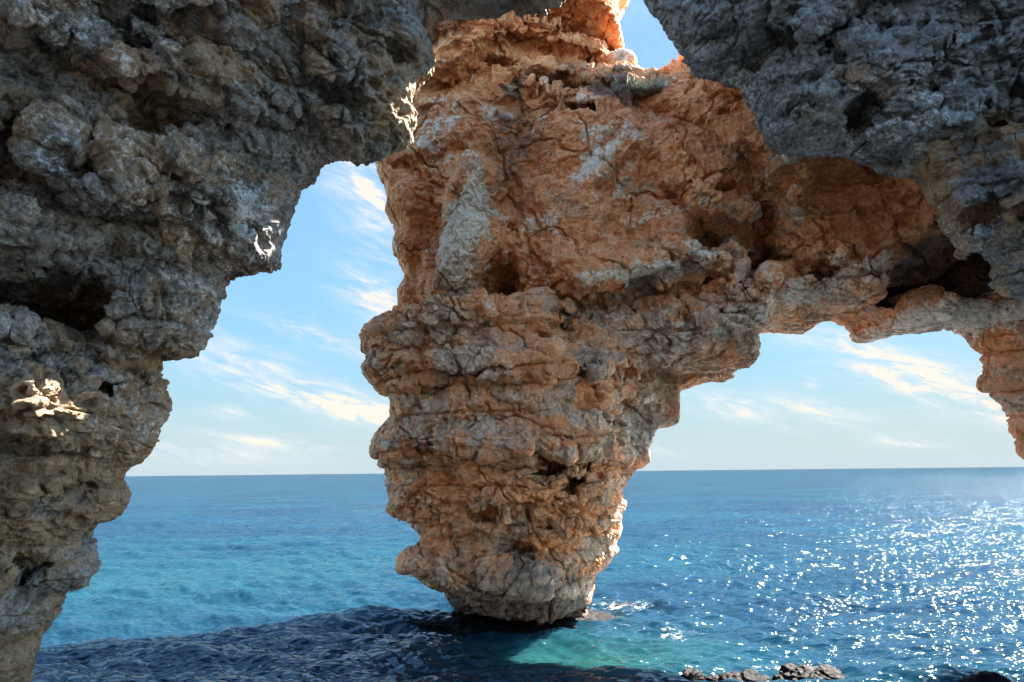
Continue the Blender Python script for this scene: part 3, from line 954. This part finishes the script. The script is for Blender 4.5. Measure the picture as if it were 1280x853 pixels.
# ------------------------------------------------------------------ the sea
def build_sea():
    rad = [5.0]
    while rad[-1] < 600:
        rad.append(rad[-1] + max(0.03, rad[-1] * rad[-1] / (4.0 * 853) * 0.75))
    while rad[-1] < 40000:
        rad.append(rad[-1] * 1.035)
    rad = np.array(rad)
    az = np.radians(np.linspace(-58, 58, 1300))
    RR, AZ = np.meshgrid(rad, az, indexing='ij')
    X, Y = RR * np.sin(AZ), RR * np.cos(AZ)
    Zh = np.zeros_like(X)
    g = np.random.default_rng(5)
    cell = np.gradient(rad)[:, None] + 0 * X
    lat = RR * (az[1] - az[0])
    cell = np.maximum(cell * .35, lat)
    for i in range(90):
        Lw = 0.20 * (4.0 / 0.20) ** g.random()
        th = g.normal(0, 0.45) + 0.10
        kx, ky = math.sin(th) * 2 * math.pi / Lw, math.cos(th) * 2 * math.pi / Lw
        amp = 0.0115 * Lw ** 0.85 * (0.5 + g.random())
        ph = kx * X + ky * Y + g.random() * 6.28 + 1.2 * vnoise(X / (Lw * 4), Y / (Lw * 4), X * 0 + i, 600 + i)
        s = np.sin(ph)
        fade = sstep(Lw / cell, 1.5, 4.0)
        Zh += amp * fade * (s + 0.3 * np.cos(2 * ph))
    patch = 0.8 + 0.35 * vnoise(X / 9, Y / 6, X * 0, 700)
    Zh *= patch
    V = np.stack([X, Y, Zh], -1).reshape(-1, 3)
    n, m = X.shape
    a = (np.arange(n - 1)[:, None] * m + np.arange(m - 1)[None]).ravel()
    Q = np.stack([a, a + 1, a + m + 1, a + m], 1)[:, ::-1]
    o = mesh_obj('sea', V, Q, None)
    co, no = get_vn(o)
    if no[:, 2].mean() < 0:
        o.data.flip_normals()
    x, y = X.ravel(), Y.ravel()

    def spot(px, py, rx, ry):
        d = ray(px, py)
        t = CAM[2] / -d[2]
        return np.exp(-((x - d[0] * t) / rx) ** 2 - ((y - d[1] * t) / ry) ** 2)
    shallow = 1.0 * spot(200, 730, 7, 7) + .5 * spot(120, 690, 9, 10) + .6 * spot(460, 700, 6, 8) + .35 * spot(830, 690, 6, 7) + .2 * spot(1000, 680, 8, 8)
    green = 1.0 * spot(745, 830, 1.6, 1.5) + .5 * spot(640, 815, 2.5, 1.6) + .4 * spot(850, 810, 1.2, 1.0)
    rho = np.sqrt(((x - .2) / 2.15) ** 2 + ((y - 19.9) / 1.5) ** 2)
    foam = .5 * np.exp(-((rho - 1.07) / .07) ** 2) * (.6 + .5 * vnoise(x / .8, y / .8, x * 0, 720)) + .8 * spot(778, 760, 1.4, .9) + .8 * spot(985, 832, 1.2, .5) + .7 * spot(840, 790, 1.2, 1.2) + .45 * spot(700, 770, 1.2, .6) + .5 * spot(900, 848, .8, .4) + .4 * spot(960, 815, 1.2, .4)
    set_attr(o, 'water', np.clip(np.stack([shallow, green, foam], 1), 0, 1.2).astype(np.float32))
    mt = bpy.data.materials.new('sea_water')
    mt.use_nodes = True
    k = N(mt.node_tree)
    pos = k.new('ShaderNodeNewGeometry').outputs['Position']
    at = k.new('ShaderNodeAttribute', attribute_name='water')
    sp = k.new('ShaderNodeSeparateColor')
    k.put(sp.inputs[0], at.outputs['Color'])
    sh, gr, fo = sp.outputs[:3]
    var = k.noise(k.scalevec(pos, 0.05, 0.09, 0), 1.0, 4, .6)
    c = k.mix(k.ramp(var, .35, .65), (0.003, 0.0125, 0.025), (0.0042, 0.0215, 0.035))
    c = k.mix(sh, c, (0.0045, 0.023, 0.032))
    c = k.mix(gr, c, (0.005, 0.027, 0.028))
    fn = k.noise(k.scalevec(pos, 1, 1.6, 0), 3.5, 8, .68, .8)
    ff = k.ramp(k.m('ADD', fo, k.m('MULTIPLY', k.m('SUBTRACT', fn, .5), 2.6)), .72, .98)
    ff = k.m('MULTIPLY', ff, k.ramp(fo, .03, .25))
    c = k.mix(ff, c, (0.25, 0.26, 0.27))
    d1 = k.noise(k.scalevec(pos, 0.8, 2.6, 0), 5.0, 5, .6, .3)
    d2 = k.noise(k.scalevec(pos, 0.4, 1.6, 0), 1.3, 6, .62, .4)
    d3 = k.noise(k.scalevec(pos, 0.1, 0.3, 0), 1.0, 6, .65, .4)
    hh = k.m('ADD', k.m('MULTIPLY', d1, .05), k.m('MULTIPLY', d2, .2))
    hh = k.m('ADD', hh, k.m('MULTIPLY', d3, 0.9))
    d4 = k.noise(k.scalevec(pos, 0.012, 0.05, 0), 1.0, 7, .65, .4)
    hh = k.m('ADD', hh, k.m('MULTIPLY', d4, 3.0))
    bp = k.new('ShaderNodeBump')
    bp.inputs['Strength'].default_value = 0.75
    bp.inputs['Distance'].default_value = 0.5
    k.put(bp.inputs['Height'], hh)
    # light spreads sideways inside the water before it comes back up
    df = k.new('ShaderNodeSubsurfaceScattering', falloff='BURLEY')
    k.put(df.inputs['Color'], c)
    df.inputs['Scale'].default_value = 1.0
    df.inputs['Radius'].default_value = (0.4, 1.2, 1.7)
    k.put(df.inputs['Normal'], bp.outputs[0])
    d0 = k.new('ShaderNodeBsdfDiffuse')
    k.put(d0.inputs[0], c)
    k.put(d0.inputs['Normal'], bp.outputs[0])
    body = k.new('ShaderNodeMixShader')
    body.inputs[0].default_value = 0.5
    k.put(body.inputs[1], df.outputs[0])
    k.put(body.inputs[2], d0.outputs[0])
    gl = k.new('ShaderNodeBsdfGlossy')
    gl.inputs['Roughness'].default_value = 0.045
    # the mirror sees ripples down to a hand's width; they carry the sun glints
    g1 = k.noise(k.scalevec(pos, 0.8, 1.5, 0), 3.6, 1.2, .5)
    g2 = k.noise(k.scalevec(pos, 0.4, 1.2, 0), 1.3, 2.0, .55, .4)
    g3 = k.noise(k.scalevec(pos, 0.1, 0.3, 0), 1.0, 3.0, .6, .4)
    hg = k.m('ADD', k.m('MULTIPLY', g1, .30), k.m('MULTIPLY', g2, .45))
    hg = k.m('ADD', hg, k.m('ADD', k.m('MULTIPLY', g3, .8), k.m('MULTIPLY', d4, 2.0)))
    b2 = k.new('ShaderNodeBump')
    b2.inputs['Strength'].default_value = 1.0
    b2.inputs['Distance'].default_value = 0.5
    k.put(b2.inputs['Height'], hg)
    k.put(gl.inputs['Normal'], b2.outputs[0])
    fz = k.new('ShaderNodeFresnel')
    fz.inputs[0].default_value = 1.33
    k.put(fz.inputs[1], b2.outputs[0])
    fac = k.m('MULTIPLY', k.m('MINIMUM', k.m('MULTIPLY', fz.outputs[0], 1.35), 0.32), k.m('SUBTRACT', 1.0, k.m('MULTIPLY', ff, .9)))
    ms = k.new('ShaderNodeMixShader')
    k.put(ms.inputs[0], fac)
    k.put(ms.inputs[1], body.outputs[0])
    k.put(ms.inputs[2], gl.outputs[0])
    out = k.new('ShaderNodeOutputMaterial')
    k.put(out.inputs[0], ms.outputs[0])
    o.data.materials.append(mt)
    tag(o, kind='structure')


build_sea()


def build_unseen_cave_back():
    """unseen rest of the cave behind the viewpoint, added to block the back sky: a rough half dome a metre and a half thick"""
    nu, nv = 90, 50
    U, Vv = np.meshgrid(np.linspace(0.30 * math.pi, math.pi, nu), np.linspace(-0.1, math.pi / 2, nv), indexing='ij')  # left open at the right rear so side light rakes in
    dx, dy, dz = np.cos(U) * np.cos(Vv), -np.sin(U) * np.cos(Vv), np.sin(Vv)

    def shell(rx, ry, rz):
        n = 1 + 0.10 * fbm(dx * 4, dy * 4, dz * 4, 4, .55, 900)
        return np.stack([1.0 + rx * dx * n, 3.0 + ry * dy * n, 2.0 + rz * dz * n], -1).reshape(-1, 3)
    a, b = shell(15.5, 11, 11.5), shell(17, 12.5, 13)
    ii = (np.arange(nu - 1)[:, None] * nv + np.arange(nv - 1)[None]).ravel()
    q = np.stack([ii, ii + nv, ii + nv + 1, ii + 1], 1)
    M = nu * nv
    rim = list(range(0, nv)) + [i * nv + nv - 1 for i in range(1, nu)] + [(nu - 1) * nv + j for j in range(nv - 2, -1, -1)] + [i * nv for i in range(nu - 2, 0, -1)]
    side = np.array([[rim[i], rim[(i + 1) % len(rim)], rim[(i + 1) % len(rim)] + M, rim[i] + M] for i in range(len(rim))])
    o = mesh_obj('unseen_cave_back', np.concatenate([a, b]), np.concatenate([q, q[:, ::-1] + M, side]), M_GREY)
    set_attr(o, 'tint', np.zeros((2 * M, 3), np.float32) + .3)
    tag(o, kind='structure')


build_unseen_cave_back()


# ------------------------------------------------------------------ shrub in the saddle
def plain(name, col, rough=0.8):
    m = bpy.data.materials.new(name)
    m.use_nodes = True
    k = N(m.node_tree)
    pos = k.new('ShaderNodeNewGeometry').outputs['Position']
    n = k.noise(pos, 9, 4, .6)
    c = k.mix(k.ramp(n, .35, .65), tuple(v * .6 for v in col), tuple(v * 1.3 for v in col))
    p = k.new('ShaderNodeBsdfPrincipled')
    k.put(p.inputs['Base Color'], c)
    p.inputs['Roughness'].default_value = rough
    o = k.new('ShaderNodeOutputMaterial')
    k.put(o.inputs[0], p.outputs[0])
    return m


def build_shrub():
    dr = Vector(ray(801, 119))
    ok, loc, nrm, _ = arch.ray_cast(Vector(CAM), dr.normalized())
    if not ok:
        loc = Vector(CAM) + dr * 18
    cx, cy, cz = loc + Vector((0, -.12, .02))
    g = np.random.default_rng(12)
    root = bpy.data.objects.new('shrub', None)
    root.location = (cx, cy, cz)
    COL.objects.link(root)
    tag(root, 'dry grey green shrub growing in the saddle on top of the orange rock', 'shrub')

    def blades(name, n, lo, hi, wd, spread, mat):
        V, F = [], []
        for i in range(n):
            bx, by = g.normal(0, .26 * spread), g.normal(0.05, .2)
            a = g.random() * 6.28
            ln = g.uniform(lo, hi)
            lean = np.array([math.cos(a) * .5, math.sin(a) * .5, 1.0])
            lean /= np.linalg.norm(lean)
            side = np.cross(lean, [math.sin(a), math.cos(a) + .3, .1])
            side /= np.linalg.norm(side)
            b0 = np.array([bx, by, -.12 + 0.35 * abs(bx) + .5 * max(by, 0)])
            k = len(V)
            m = b0 + lean * ln * .6
            t = b0 + lean * ln + np.array([0, 0, -.12 * ln])
            V += [b0 - side * wd, b0 + side * wd, m + side * wd * .8, m - side * wd * .8, t + side * wd * .1, t - side * wd * .1]
            F += [[k, k + 1, k + 2, k + 3], [k + 3, k + 2, k + 4, k + 5]]
        o = mesh_obj(name, V, F, mat, False)
        o.parent = root
    blades('leaves', 1500, .1, .42, .014, 1.0, plain('dry_leaf', (0.34, 0.31, 0.20)))
    blades('stems', 220, .15, .5, .006, 1.0, plain('dry_stem', (0.30, 0.22, 0.14)))


build_shrub()
